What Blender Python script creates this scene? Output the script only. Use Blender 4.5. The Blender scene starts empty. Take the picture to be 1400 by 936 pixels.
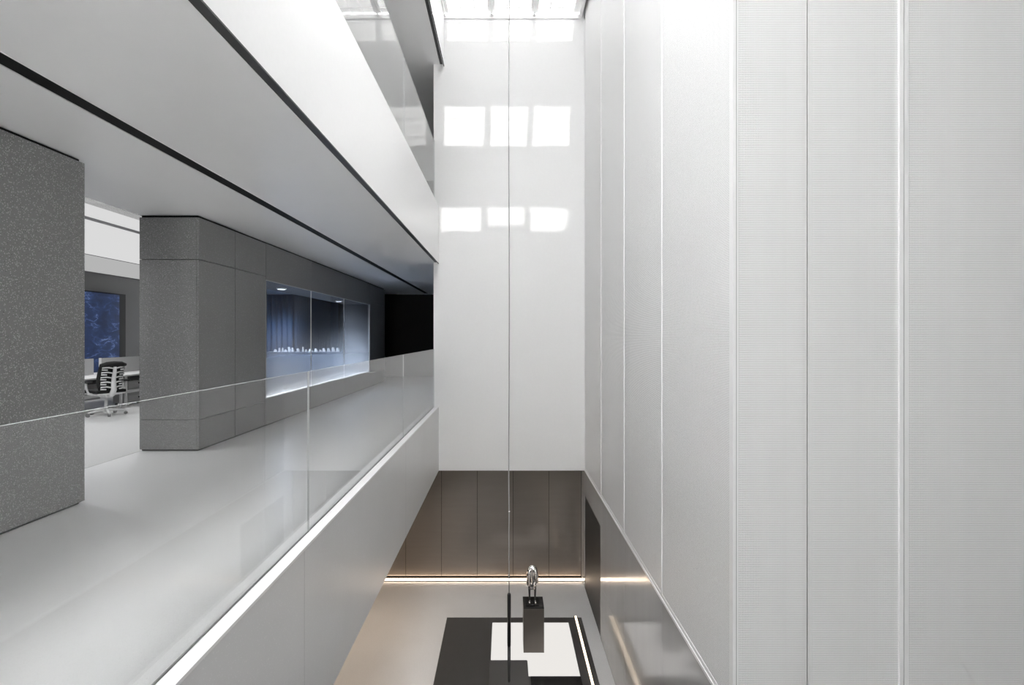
import bpy, bmesh, math, random
from mathutils import Vector, Matrix

random.seed(7)
S = bpy.context.scene
C = S.collection
E = 5.63                      # eye height above the lobby floor (z = 0)

# ------------------------------------------------------------------ camera
cam_d = bpy.data.cameras.new('camera')
cam = bpy.data.objects.new('camera', cam_d)
C.objects.link(cam)
cam.location = (0, 0, E)
cam.rotation_euler = (math.pi / 2, 0, 0)
cam_d.sensor_width = 36.0
cam_d.lens = 36.0 * 661 / 1400
cam_d.shift_x = 10 / 1400
cam_d.shift_y = -8 / 1400
cam_d.clip_start = 0.02
S.camera = cam

# ------------------------------------------------------------------ light
w = bpy.data.worlds.new('sky')
S.world = w
w.use_nodes = True
bg = w.node_tree.nodes['Background']
bg.inputs[0].default_value = (1.0, 1.0, 1.0, 1)
bg.inputs[1].default_value = 25.0

sd = bpy.data.lights.new('sun', 'SUN')
sd.energy = 25.0
sd.angle = math.radians(0.6)
sd.color = (1.0, 0.985, 0.955)
sun = bpy.data.objects.new('sun', sd)
C.objects.link(sun)
sun.location = (0.5, -6, 22)
sun.rotation_euler = Vector((-0.035, 1.0, -1.0)).to_track_quat('-Z', 'Y').to_euler()

def portal(name, x0, x1, y0, y1, z):
    d = bpy.data.lights.new(name, 'AREA')
    d.shape = 'RECTANGLE'
    d.size = x1 - x0
    d.size_y = y1 - y0
    d.cycles.is_portal = True
    o = bpy.data.objects.new(name, d)
    C.objects.link(o)
    o.location = ((x0 + x1) / 2, (y0 + y1) / 2, z)
portal('skylight_portal', -1.33, 1.64, -3.9, 10.78, 13.06)

S.view_settings.view_transform = 'Standard'
S.view_settings.look = 'None'
S.view_settings.gamma = 1.0
S.view_settings.use_curve_mapping = False
S.view_settings.exposure = 0.35
try:
    S.cycles.use_denoising = True
    S.cycles.max_bounces = 14
    S.cycles.diffuse_bounces = 8
    S.cycles.glossy_bounces = 6
    S.cycles.transparent_max_bounces = 24
    S.cycles.caustics_reflective = False
    S.cycles.caustics_refractive = False
    S.cycles.sample_clamp_indirect = 12.0
except Exception:
    pass

# ------------------------------------------------------------------ materials
def new_mat(name):
    m = bpy.data.materials.new(name)
    m.use_nodes = True
    nt = m.node_tree
    b = nt.nodes['Principled BSDF']
    return m, nt, b

def N(nt, t, **kw):
    n = nt.nodes.new(t)
    for k, v in kw.items():
        setattr(n, k, v)
    return n

def math_n(nt, op, a, b=None, c=None):
    n = N(nt, 'ShaderNodeMath', operation=op)
    for i, v in enumerate((a, b, c)):
        if v is None:
            continue
        if isinstance(v, (int, float)):
            n.inputs[i].default_value = v
        else:
            nt.links.new(v, n.inputs[i])
    return n.outputs[0]

def mix_col(nt, fac, a, b):
    n = N(nt, 'ShaderNodeMix', data_type='RGBA')
    for i, v in ((0, fac), (6, a), (7, b)):
        if isinstance(v, (int, float)):
            n.inputs[i].default_value = v
        elif isinstance(v, tuple):
            n.inputs[i].default_value = v if len(v) == 4 else (*v, 1)
        else:
            nt.links.new(v, n.inputs[i])
    return n.outputs[2]

def g(v):
    return (v, v, v, 1)

def plain(name, col, rough=0.5, metal=0.0, var=0.03, scale=6.0, spec=0.5, bump=0.0, bscale=200):
    """plain paint, metal or plastic with a faint tonal variation"""
    m, nt, b = new_mat(name)
    if isinstance(col, (int, float)):
        col = (col, col, col)
    geo = N(nt, 'ShaderNodeNewGeometry')
    nz = N(nt, 'ShaderNodeTexNoise')
    nz.inputs['Scale'].default_value = scale
    nz.inputs['Detail'].default_value = 3
    nt.links.new(geo.outputs['Position'], nz.inputs['Vector'])
    lo = tuple(c * (1 - var) for c in col)
    hi = tuple(min(1, c * (1 + var)) for c in col)
    nt.links.new(mix_col(nt, nz.outputs['Fac'], lo, hi), b.inputs['Base Color'])
    b.inputs['Roughness'].default_value = rough
    b.inputs['Metallic'].default_value = metal
    b.inputs['Specular IOR Level'].default_value = spec
    if bump:
        n2 = N(nt, 'ShaderNodeTexNoise')
        n2.inputs['Scale'].default_value = bscale
        nt.links.new(geo.outputs['Position'], n2.inputs['Vector'])
        bp = N(nt, 'ShaderNodeBump')
        bp.inputs['Strength'].default_value = bump
        bp.inputs['Distance'].default_value = 0.002
        nt.links.new(n2.outputs['Fac'], bp.inputs['Height'])
        nt.links.new(bp.outputs[0], b.inputs['Normal'])
    return m

def terrazzo(name, base, fleck, dark, rough, scale=130, amount=0.25, cloud=0.08):
    """fine grained stone: pale and dark chips in a grey ground"""
    m, nt, b = new_mat(name)
    geo = N(nt, 'ShaderNodeNewGeometry')
    pos = geo.outputs['Position']
    v = N(nt, 'ShaderNodeTexVoronoi')
    v.inputs['Scale'].default_value = scale
    nt.links.new(pos, v.inputs['Vector'])
    sep = N(nt, 'ShaderNodeSeparateColor')
    nt.links.new(v.outputs['Color'], sep.inputs[0])
    core = math_n(nt, 'LESS_THAN', v.outputs['Distance'], 0.42)
    pale = math_n(nt, 'MULTIPLY', math_n(nt, 'GREATER_THAN', sep.outputs[0], 1 - amount), core)
    darkm = math_n(nt, 'MULTIPLY', math_n(nt, 'LESS_THAN', sep.outputs[0], amount * 0.6), core)
    nz = N(nt, 'ShaderNodeTexNoise')
    nz.inputs['Scale'].default_value = 1.3
    nz.inputs['Detail'].default_value = 5
    nt.links.new(pos, nz.inputs['Vector'])
    ground = mix_col(nt, nz.outputs['Fac'], g(base * (1 - cloud)), g(base * (1 + cloud)))
    c1 = mix_col(nt, pale, ground, g(fleck))
    c2 = mix_col(nt, darkm, c1, g(dark))
    nt.links.new(c2, b.inputs['Base Color'])
    b.inputs['Roughness'].default_value = rough
    return m

def perforated(name, pitch, hole, base, back):
    """white painted sheet pierced by a square grid of small round holes over a dark cavity"""
    m, nt, b = new_mat(name)
    geo = N(nt, 'ShaderNodeNewGeometry')
    sx = N(nt, 'ShaderNodeSeparateXYZ')
    nt.links.new(geo.outputs['Position'], sx.inputs[0])
    u = math_n(nt, 'DIVIDE', math_n(nt, 'ADD', sx.outputs[0], sx.outputs[1]), pitch)
    v = math_n(nt, 'DIVIDE', sx.outputs[2], pitch * 1.12)
    fu = math_n(nt, 'SUBTRACT', math_n(nt, 'FRACT', math_n(nt, 'ADD', u, 100)), 0.5)
    fv = math_n(nt, 'SUBTRACT', math_n(nt, 'FRACT', math_n(nt, 'ADD', v, 100)), 0.5)
    r = math_n(nt, 'SQRT', math_n(nt, 'ADD', math_n(nt, 'MULTIPLY', fu, fu), math_n(nt, 'MULTIPLY', fv, fv)))
    h = math_n(nt, 'LESS_THAN', r, hole)
    nt.links.new(mix_col(nt, h, g(base), g(back)), b.inputs['Base Color'])
    b.inputs['Roughness'].default_value = 0.45
    return m

def emitter(name, col, strength):
    m = bpy.data.materials.new(name)
    m.use_nodes = True
    nt = m.node_tree
    nt.nodes.remove(nt.nodes['Principled BSDF'])
    e = N(nt, 'ShaderNodeEmission')
    e.inputs[0].default_value = (*col, 1)
    e.inputs[1].default_value = strength
    nt.links.new(e.outputs[0], nt.nodes['Material Output'].inputs[0])
    return m

def glass(name, tint=(0.97, 0.975, 0.975), f0=0.045, film=None):
    """thin clear glass: see-through with Fresnel reflection, optional frosted film fading upwards"""
    m = bpy.data.materials.new(name)
    m.use_nodes = True
    nt = m.node_tree
    nt.nodes.remove(nt.nodes['Principled BSDF'])
    lw = N(nt, 'ShaderNodeLayerWeight')
    lw.inputs[0].default_value = 0.5
    p5 = math_n(nt, 'POWER', lw.outputs['Facing'], 5.0)
    fr = math_n(nt, 'MULTIPLY_ADD', p5, 1 - f0, f0)
    tr = N(nt, 'ShaderNodeBsdfTransparent')
    tr.inputs[0].default_value = (*tint, 1)
    gl = N(nt, 'ShaderNodeBsdfGlossy')
    gl.inputs['Roughness'].default_value = 0.0
    mx = N(nt, 'ShaderNodeMixShader')
    nt.links.new(fr, mx.inputs[0])
    body = tr.outputs[0]
    if film:
        z0, z1, amt = film
        geo = N(nt, 'ShaderNodeNewGeometry')
        sx = N(nt, 'ShaderNodeSeparateXYZ')
        nt.links.new(geo.outputs['Position'], sx.inputs[0])
        mr = N(nt, 'ShaderNodeMapRange')
        mr.inputs[1].default_value = z0
        mr.inputs[2].default_value = z1
        mr.inputs[3].default_value = amt
        mr.inputs[4].default_value = 0.06
        nt.links.new(sx.outputs[2], mr.inputs[0])
        tl = N(nt, 'ShaderNodeBsdfTranslucent')
        tl.inputs[0].default_value = (0.85, 0.87, 0.9, 1)
        df = N(nt, 'ShaderNodeBsdfDiffuse')
        df.inputs[0].default_value = (0.6, 0.62, 0.65, 1)
        mf = N(nt, 'ShaderNodeMixShader')
        mf.inputs[0].default_value = 0.4
        nt.links.new(tl.outputs[0], mf.inputs[1])
        nt.links.new(df.outputs[0], mf.inputs[2])
        mb = N(nt, 'ShaderNodeMixShader')
        nt.links.new(mr.outputs[0], mb.inputs[0])
        nt.links.new(tr.outputs[0], mb.inputs[1])
        nt.links.new(mf.outputs[0], mb.inputs[2])
        body = mb.outputs[0]
    nt.links.new(body, mx.inputs[1])
    nt.links.new(gl.outputs[0], mx.inputs[2])
    nt.links.new(mx.outputs[0], nt.nodes['Material Output'].inputs[0])
    return m

def brushed(name, col, rough, metal, axis_scale=(1, 1, 1), var=0.06, spec=0.5):
    m, nt, b = new_mat(name)
    geo = N(nt, 'ShaderNodeNewGeometry')
    mp = N(nt, 'ShaderNodeMapping')
    mp.inputs['Scale'].default_value = axis_scale
    nt.links.new(geo.outputs['Position'], mp.inputs[0])
    nz = N(nt, 'ShaderNodeTexNoise')
    nz.inputs['Scale'].default_value = 1.0
    nz.inputs['Detail'].default_value = 4
    nt.links.new(mp.outputs[0], nz.inputs['Vector'])
    lo = tuple(c * (1 - var) for c in col)
    hi = tuple(c * (1 + var) for c in col)
    nt.links.new(mix_col(nt, nz.outputs['Fac'], lo, hi), b.inputs['Base Color'])
    nt.links.new(math_n(nt, 'MULTIPLY_ADD', nz.outputs['Fac'], 0.1, rough - 0.05), b.inputs['Roughness'])
    b.inputs['Metallic'].default_value = metal
    b.inputs['Specular IOR Level'].default_value = spec
    return m

def wave_screen(name):
    """blue relief picture on the video wall: creased waves with pale crests"""
    m, nt, b = new_mat(name)
    geo = N(nt, 'ShaderNodeNewGeometry')
    mp = N(nt, 'ShaderNodeMapping')
    mp.inputs['Scale'].default_value = (1, 0.55, 1.1)
    mp.inputs['Rotation'].default_value = (0.7, 0, 0)
    nt.links.new(geo.outputs['Position'], mp.inputs[0])
    nz = N(nt, 'ShaderNodeTexNoise')
    nz.inputs['Scale'].default_value = 4.5
    nz.inputs['Detail'].default_value = 4
    nz.inputs['Distortion'].default_value = 0.5
    nt.links.new(mp.outputs[0], nz.inputs['Vector'])
    ridge = math_n(nt, 'ABSOLUTE', math_n(nt, 'SUBTRACT', nz.outputs['Fac'], 0.5))
    cr = N(nt, 'ShaderNodeValToRGB')
    e = cr.color_ramp.elements
    e[0].position = 0.0
    e[0].color = (0.30, 0.42, 0.72, 1)
    e[1].position = 0.2
    e[1].color = (0.008, 0.022, 0.085, 1)
    x = e.new(0.012)
    x.color = (0.05, 0.11, 0.30, 1)
    x = e.new(0.06)
    x.color = (0.016, 0.042, 0.15, 1)
    n2 = N(nt, 'ShaderNodeTexNoise')
    n2.inputs['Scale'].default_value = 1.7
    n2.inputs['Detail'].default_value = 2
    nt.links.new(geo.outputs['Position'], n2.inputs['Vector'])
    fade = math_n(nt, 'MAXIMUM', math_n(nt, 'MULTIPLY', math_n(nt, 'SUBTRACT', n2.outputs['Fac'], 0.47), 0.5), 0.0)
    nt.links.new(math_n(nt, 'ADD', ridge, fade), cr.inputs[0])
    b.inputs['Base Color'].default_value = (0, 0, 0, 1)
    b.inputs['Roughness'].default_value = 0.3
    nt.links.new(cr.outputs[0], b.inputs['Emission Color'])
    b.inputs['Emission Strength'].default_value = 0.42
    return m

M = {}
M['white_wall'] = plain('white_wall_paint', 0.86, 0.42, var=0.02, scale=20, bump=0.15, bscale=120)
M['white_fascia'] = plain('white_fascia_panel', 0.86, 0.3, var=0.02, scale=25)
M['white'] = plain('white_paint', 0.82, 0.4)
M['white_metal'] = plain('white_powder_coat', 0.82, 0.35)
M['ceiling'] = plain('ceiling_paint', 0.88, 0.35, var=0.02, scale=2)
M['stone'] = terrazzo('grey_terrazzo_slab', 0.22, 0.42, 0.12, 0.4, 95, 0.22)
M['slab_face'] = terrazzo('pale_grey_terrazzo', 0.66, 0.76, 0.54, 0.33, 90, 0.2, 0.05)
M['floor'] = terrazzo('pale_floor_terrazzo', 0.84, 0.9, 0.74, 0.28, 150, 0.16, 0.06)
M['carpet'] = terrazzo('office_floor_carpet', 0.55, 0.63, 0.45, 0.8, 180, 0.3, 0.03)
M['lobby_floor'] = terrazzo('lobby_floor_stone', 0.56, 0.62, 0.48, 0.3, 150, 0.15, 0.08)
M['perf'] = perforated('perforated_white_sheet', 0.0124, 0.31, 0.92, 0.33)
M['cavity'] = plain('dark_cavity_paint', 0.05, 0.9)
M['black'] = plain('black_paint', 0.006, 0.6, spec=0.2)
M['dark_trim'] = plain('dark_metal_trim', 0.035, 0.4)
M['taupe'] = brushed('taupe_lacquer_panel', (0.19, 0.168, 0.15), 0.17, 0.25, (1, 1, 14))
M['grey_gloss'] = brushed('grey_satin_steel', (0.52, 0.515, 0.51), 0.13, 0.08, (3, 3, 0.6), 0.08, 0.4)
M['dark_gloss'] = brushed('dark_gloss_lacquer', (0.035, 0.034, 0.034), 0.22, 0.0, (2, 2, 2))
M['door'] = plain('black_door_lacquer', 0.02, 0.5)
M['dark_stone'] = plain('dark_grey_stone', (0.045, 0.044, 0.043), 0.35, var=0.1)
M['bench_stone'] = plain('grey_bench_stone', (0.065, 0.063, 0.061), 0.35, var=0.1)
M['black_gloss'] = plain('black_gloss_stone', 0.012, 0.2)
M['bronze'] = brushed('dark_bronze_plinth', (0.13, 0.115, 0.10), 0.35, 0.4, (2, 2, 9))
M['chrome'] = plain('polished_chrome', (0.9, 0.88, 0.86), 0.12, 1.0, var=0.01)
M['gunmetal'] = plain('gunmetal_tube', (0.06, 0.06, 0.062), 0.3, 0.8)
M['cable'] = plain('grey_cable', 0.30, 0.5)
M['glass'] = glass('clear_balustrade_glass', f0=0.085)
M['glass_edge'] = plain('glass_cut_edge', (0.66, 0.68, 0.68), 0.25)
M['sky_glass'] = glass('skylight_glass', (0.97, 0.97, 0.97))
M['solar_glass'] = glass('solar_control_glass', (0.28, 0.28, 0.28))
def frosted(name, trans, refl):
    m = bpy.data.materials.new(name)
    m.use_nodes = True
    nt = m.node_tree
    nt.nodes.remove(nt.nodes['Principled BSDF'])
    a = N(nt, 'ShaderNodeBsdfTranslucent')
    a.inputs[0].default_value = g(trans)
    b = N(nt, 'ShaderNodeBsdfDiffuse')
    b.inputs[0].default_value = g(refl)
    ad = N(nt, 'ShaderNodeAddShader')
    nt.links.new(a.outputs[0], ad.inputs[0])
    nt.links.new(b.outputs[0], ad.inputs[1])
    nt.links.new(ad.outputs[0], nt.nodes['Material Output'].inputs[0])
    return m
M['frosted'] = frosted('frosted_roof_glazing', 0.023, 0.8)
M['added_facade'] = frosted('added_facade_glass', 0.25, 0.7)
M['win_glass'] = glass('filmed_window_glass', (0.95, 0.96, 0.98), film=(E - 1.08, E + 0.25, 0.62))
M['led'] = emitter('warm_led_strip', (1.0, 0.78, 0.58), 8.0)
M['led_floor'] = emitter('warm_floor_led', (1.0, 0.82, 0.62), 2.6)
M['led_white'] = emitter('white_led_strip', (0.96, 0.98, 1.0), 5.0)
M['light_floor'] = emitter('backlit_floor_panel', (1.0, 0.97, 0.93), 0.66)
M['lum_ceiling'] = emitter('glowing_office_ceiling', (1.0, 1.0, 1.0), 0.55)  # glow stands in for uplight washing the office ceiling
M['lum_ceiling_low'] = emitter('glowing_ceiling_board', (1, 1, 1), 0.36)  # plain board given a weaker glow in place of light falling on it
M['down_led'] = emitter('downlight_led', (0.85, 0.92, 1.0), 3.0)
M['navy'] = plain('navy_blue_wall_cloth', (0.055, 0.10, 0.19), 0.8, var=0.25, scale=1.6)
M['blue_ceiling'] = plain('blue_grey_ceiling', (0.16, 0.19, 0.25), 0.6)
M['blue_floor'] = plain('grey_blue_carpet', (0.25, 0.29, 0.36), 0.8)
M['pale_blue'] = plain('slate_counter_laminate', (0.14, 0.18, 0.25), 0.5)
M['office_wall'] = plain('office_grey_wall', 0.085, 0.55)
M['screen'] = wave_screen('blue_wave_picture')
M['desk_white'] = plain('white_desk_laminate', 0.72, 0.4)
M['desk_grey'] = plain('grey_screen_fabric', 0.38, 0.8)
M['desk_dark'] = plain('dark_under_desk_metal', 0.03, 0.5)
M['drawer'] = plain('pale_grey_drawer', 0.42, 0.5)
M['chair_white'] = plain('white_chair_plastic', 0.78, 0.35)
M['chair_black'] = plain('black_chair_fabric', 0.014, 0.8)
M['caster'] = plain('grey_caster_rubber', 0.18, 0.6)
M['added_louvre'] = plain('added_sun_louvre', 0.8, 0.6)
M['concrete'] = plain('plain_grey_shell', 0.45, 0.8)
M['dark_shell'] = plain('dark_grey_shell', 0.16, 0.8)

# ------------------------------------------------------------------ helpers
def wloc(o):
    v = Vector((0, 0, 0))
    while o is not None:
        v += o.location
        o = o.parent
    return v

def link(name, me, mat, parent=None, loc=(0, 0, 0)):
    o = bpy.data.objects.new(name, me)
    C.objects.link(o)
    o.location = loc
    if mat is not None:
        for m_ in (mat if isinstance(mat, (list, tuple)) else [mat]):
            me.materials.append(m_)
    if parent is not None:
        o.parent = parent
    return o

BOX_F = [(0, 3, 2, 1), (4, 5, 6, 7), (0, 1, 5, 4), (1, 2, 6, 5), (2, 3, 7, 6), (3, 0, 4, 7)]

def box(name, x0, x1, y0, y1, z0, z1, mat, parent=None, bevel=0.0):
    """axis-aligned box given in world coordinates, origin in the middle of its base"""
    c = Vector(((x0 + x1) / 2, (y0 + y1) / 2, min(z0, z1)))
    hx, hy, h = abs(x1 - x0) / 2, abs(y1 - y0) / 2, abs(z1 - z0)
    vs = [(-hx, -hy, 0), (hx, -hy, 0), (hx, hy, 0), (-hx, hy, 0), (-hx, -hy, h), (hx, -hy, h), (hx, hy, h), (-hx, hy, h)]
    me = bpy.data.meshes.new(name)
    me.from_pydata(vs, [], BOX_F)
    if bevel:
        bm = bmesh.new()
        bm.from_mesh(me)
        bmesh.ops.bevel(bm, geom=bm.edges[:], offset=bevel, segments=2, profile=0.7, affect='EDGES')
        bm.to_mesh(me)
        bm.free()
    loc = c - (wloc(parent) if parent is not None else Vector((0, 0, 0)))
    return link(name, me, mat, parent, loc)

def multibox(name, boxes, mat, parent=None):
    """several touching slabs of one and the same body"""
    vs, fs = [], []
    p = wloc(parent) if parent is not None else Vector((0, 0, 0))
    for (x0, x1, y0, y1, z0, z1) in boxes:
        n = len(vs)
        vs += [(x0, y0, z0), (x1, y0, z0), (x1, y1, z0), (x0, y1, z0), (x0, y0, z1), (x1, y0, z1), (x1, y1, z1), (x0, y1, z1)]
        fs += [tuple(i + n for i in f) for f in BOX_F]
    cx = sum(v[0] for v in vs) / len(vs)
    cy = sum(v[1] for v in vs) / len(vs)
    cz = min(v[2] for v in vs)
    me = bpy.data.meshes.new(name)
    me.from_pydata([(v[0] - cx, v[1] - cy, v[2] - cz) for v in vs], [], fs)
    return link(name, me, mat, parent, Vector((cx, cy, cz)) - p)

def tube(pts, radii, seg=12, cap=True):
    """tapered tube mesh data along points (local coordinates)"""
    bm = bmesh.new()
    pts = [Vector(p) for p in pts]
    if isinstance(radii, (int, float)):
        radii = [radii] * len(pts)
    rings = []
    ref = Vector((0, 0, 1))
    for i, p in enumerate(pts):
        t = (pts[min(i + 1, len(pts) - 1)] - pts[max(i - 1, 0)]).normalized()
        r_ = ref if abs(t.dot(ref)) < 0.95 else Vector((1, 0, 0))
        a = t.cross(r_).normalized()
        b = t.cross(a).normalized()
        rings.append([bm.verts.new(p + (a * math.cos(2 * math.pi * k / seg) + b * math.sin(2 * math.pi * k / seg)) * radii[i]) for k in range(seg)])
    for i in range(len(rings) - 1):
        for k in range(seg):
            bm.faces.new((rings[i][k], rings[i][(k + 1) % seg], rings[i + 1][(k + 1) % seg], rings[i + 1][k]))
    if cap:
        bm.faces.new(rings[0][::-1])
        bm.faces.new(rings[-1])
    bmesh.ops.recalc_face_normals(bm, faces=bm.faces[:])
    me = bpy.data.meshes.new('tube')
    bm.to_mesh(me)
    bm.free()
    for p in me.polygons:
        p.use_smooth = True
    return me

def tube_obj(name, pts, radii, mat, parent=None, seg=12):
    return link(name, tube(pts, radii, seg), mat, parent)

def lathe_obj(name, prof, mat, parent=None, seg=24, loc=(0, 0, 0)):
    me = tube([(0, 0, z) for r, z in prof], [max(r, 0.0005) for r, z in prof], seg)
    o = link(name, me, mat, parent, loc)
    return o

def lbox(name, x0, x1, y0, y1, z0, z1, mat, parent, bevel=0.0):
    """box in the local frame of its parent"""
    me = bpy.data.meshes.new(name)
    vs = [(x0, y0, z0), (x1, y0, z0), (x1, y1, z0), (x0, y1, z0), (x0, y0, z1), (x1, y0, z1), (x1, y1, z1), (x0, y1, z1)]
    me.from_pydata(vs, [], BOX_F)
    if bevel:
        bm = bmesh.new()
        bm.from_mesh(me)
        bmesh.ops.bevel(bm, geom=bm.edges[:], offset=bevel, segments=2, profile=0.7, affect='EDGES')
        bm.to_mesh(me)
        bm.free()
    return link(name, me, mat, parent)

def empty(name, loc, rz=0.0):
    o = bpy.data.objects.new(name, None)
    C.objects.link(o)
    o.location = loc
    o.rotation_euler = (0, 0, rz)
    o.empty_display_size = 0.1
    return o

def tag(o, label, cat, group=None):
    o['label'] = label
    o['category'] = cat
    if group:
        o['group'] = group
    return o

def struct(o, label=None, cat=None):
    o['kind'] = 'structure'
    if label:
        o['label'] = label
    if cat:
        o['category'] = cat
    return o

# heights (world z)
Z_SLAB1_BOT = E - 2.99
Z_FLOOR = E - 1.56
Z_CEIL = E + 1.655
Z_F2_BOT = E + 1.635
Z_F2_TOP = E + 2.925
Z_CEIL2 = E + 6.08
Z_F3_BOT = E + 6.05
Z_SKY = E + 7.12
X_EDGE = -1.472
X_R = 1.786
Y_BACK = 10.8
Y_FRONT = 3.77
Y_NEAR = -4.0
Y_END = 18.87

# ------------------------------------------------------------------ setting: lobby
struct(box('floor', -9, 5.4, Y_NEAR, 11.4, -0.3, 0, M['lobby_floor']), 'grey polished stone lobby floor at the bottom of the void', 'floor')
# lower back wall of taupe panels
lb = struct(box('wall_lobby_back', -9, X_R + 0.2, 11.27, 11.6, 0, Z_SLAB1_BOT + 0.25, M['black']), 'taupe panelled lobby wall under the white end wall', 'wall')
PW = 0.832
xs = [-1.468 + PW * k for k in range(-9, 4)]
xs.append(X_R - 0.004)
for a, b_ in zip(xs[:-1], xs[1:]):
    if b_ - a > 0.1:
        box('wall_panel', a + 0.004, b_ - 0.004, 11.24, 11.275, 0.075, Z_SLAB1_BOT + 0.2, M['taupe'], lb, 0.002)
# white end wall above
bw = struct(box('wall_back', -1.588, X_R + 0.25, Y_BACK, 11.2, Z_SLAB1_BOT, 13.3, M['white_wall']), 'tall white end wall with sun patches', 'wall')
box('bottom_bead', -1.588, X_R, Y_BACK - 0.004, Y_BACK, Z_SLAB1_BOT, Z_SLAB1_BOT + 0.04, M['white_metal'], bw)
struct(box('ceiling_lobby', -9, -1.588, Y_NEAR, 11.6, Z_SLAB1_BOT - 0.02, Z_SLAB1_BOT, M['ceiling']), 'white ceiling over the lobby under the corridor', 'ceiling')
struct(box('wall_lobby_left', -9.2, -9, Y_NEAR, 11.6, 0, Z_SLAB1_BOT, M['taupe']), 'far left lobby wall', 'wall')

# right side: grey steel wall below, perforated panels above
rl = struct(multibox('wall_lobby_right', [(X_R + 0.03, 2.2, Y_FRONT, 9.02, 0, Z_SLAB1_BOT), (X_R + 0.055, 2.2, 9.02, 10.8, 0.006, E - 3.53), (X_R + 0.03, 2.2, 9.02, 10.8, E - 3.53, Z_SLAB1_BOT), (X_R + 0.03, 2.2, 10.8, 11.6, 0, Z_SLAB1_BOT)], M['black']), 'satin grey steel wall of the lobby under the perforated panels', 'wall')
ZJ = E - 4.58
ybr = [Y_FRONT, 5.49, 7.22, 9.02]
for a, b_ in zip(ybr[:-1], ybr[1:]):
    box('steel_panel', X_R, X_R + 0.03, a + 0.002, b_ - 0.002, 0.015, ZJ - 0.003, M['grey_gloss'], rl)
    box('steel_panel', X_R, X_R + 0.03, a + 0.002, b_ - 0.002, ZJ + 0.003, Z_SLAB1_BOT - 0.002, M['grey_gloss'], rl)
box('steel_panel', X_R, X_R + 0.03, 9.02, 10.8, E - 3.53, Z_SLAB1_BOT - 0.002, M['grey_gloss'], rl)
box('steel_panel', X_R, X_R + 0.03, 10.8, 11.24, 0.015, Z_SLAB1_BOT + 0.2, M['grey_gloss'], rl)
dr = struct(box('door_1', X_R + 0.008, X_R + 0.05, 9.03, 10.79, 0.012, E - 3.535, M['door'], None, 0.002), 'tall black flush door in the steel wall', 'door')
struct(box('floor_door_sill', X_R + 0.03, 2.2, 9.0, 10.82, -0.01, 0.005, M['black']), 'dark sill under the lobby door', 'floor')

# perforated cladding, receding side
wr = struct(box('wall_right', X_R + 0.05, X_R + 0.3, Y_FRONT + 0.05, Y_BACK, Z_SLAB1_BOT, 13.3, M['cavity']), 'wall of white perforated panels along the right side of the void', 'wall')
mu = [Y_FRONT, 5.49, 7.22, 8.94, Y_BACK]
for k, (a, b_) in enumerate(zip(mu[:-1], mu[1:])):
    box('perforated_panel', X_R, X_R + 0.012, a + (0.05 if k == 0 else 0.012), b_ - 0.012, Z_SLAB1_BOT + 0.075, 13.02, M['perf'], wr)
for y in mu[1:-1]:
    box('mullion', X_R - 0.010, X_R + 0.05, y - 0.013, y + 0.013, Z_SLAB1_BOT + 0.075, 13.02, M['white_metal'], wr, 0.002)
    box('joint_gap', X_R + 0.004, X_R + 0.05, y - 0.022, y - 0.013, Z_SLAB1_BOT + 0.075, 13.02, M['dark_trim'], wr)
box('mullion', X_R - 0.010, X_R + 0.05, Y_BACK - 0.04, Y_BACK - 0.001, Z_SLAB1_BOT + 0.075, 13.02, M['white_metal'], wr)
rail = box('bottom_rail', X_R - 0.012, X_R + 0.03, Y_FRONT, Y_BACK, Z_SLAB1_BOT, Z_SLAB1_BOT + 0.03, M['white_metal'], wr)
box('bottom_rail', X_R - 0.004, X_R + 0.03, Y_FRONT, Y_BACK, Z_SLAB1_BOT + 0.034, Z_SLAB1_BOT + 0.075, M['white_metal'], wr)
# corner post
post = box('corner_post', X_R - 0.012, X_R + 0.034, Y_FRONT - 0.012, Y_FRONT + 0.05, Z_SLAB1_BOT, 13.02, M['white_metal'], wr, 0.003)
box('groove', X_R + 0.012, X_R + 0.018, Y_FRONT - 0.0135, Y_FRONT - 0.01, Z_SLAB1_BOT, 13.02, M['drawer'], post)
# perforated cladding, facing the camera
wf = struct(box('wall_front_right', X_R + 0.06, 5.4, Y_FRONT + 0.06, Y_FRONT + 0.3, 0, 13.3, M['cavity']), 'wall of white perforated panels facing the camera', 'wall')
fx = [X_R + 0.034, 3.103, 4.42, 5.2]
for a, b_ in zip(fx[:-1], fx[1:]):
    s0 = a + (0.002 if a < 2 else 0.034)
    sm = s0 + (b_ - 0.034 - s0) * 0.432
    for p0, p1 in (((s0, sm - 0.005), (sm + 0.005, b_ - 0.034)) if a < 2 else ((s0, b_ - 0.034),)):
        box('perforated_panel', p0, p1, Y_FRONT, Y_FRONT + 0.012, 0.02, 13.02, M['perf'], wf)
for x in fx[1:3]:
    m_ = box('mullion', x - 0.034, x + 0.034, Y_FRONT - 0.012, Y_FRONT + 0.05, 0.02, 13.02, M['white_metal'], wf, 0.003)
    box('groove', x - 0.004, x + 0.003, Y_FRONT - 0.0135, Y_FRONT - 0.01, 0.02, 13.02, M['drawer'], m_)
struct(box('wall_near_right', 5.2, 5.4, Y_NEAR, Y_FRONT, 0, 13.3, M['dark_shell']), 'dark grey side wall beyond the frame on the right', 'wall')
struct(multibox('wall_near', [(-12, -4.2, Y_NEAR - 0.2, Y_NEAR, 0, 13.3), (-4.2, 5.4, Y_NEAR - 0.2, Y_NEAR, 0, 2.6), (-4.2, 5.4, Y_NEAR - 0.2, Y_NEAR, 12.7, 13.3), (-0.6, 5.4, Y_NEAR - 0.2, Y_NEAR, 2.6, 12.7)], M['dark_shell']), 'dark grey wall behind the camera around the added frosted window', 'wall')
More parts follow.
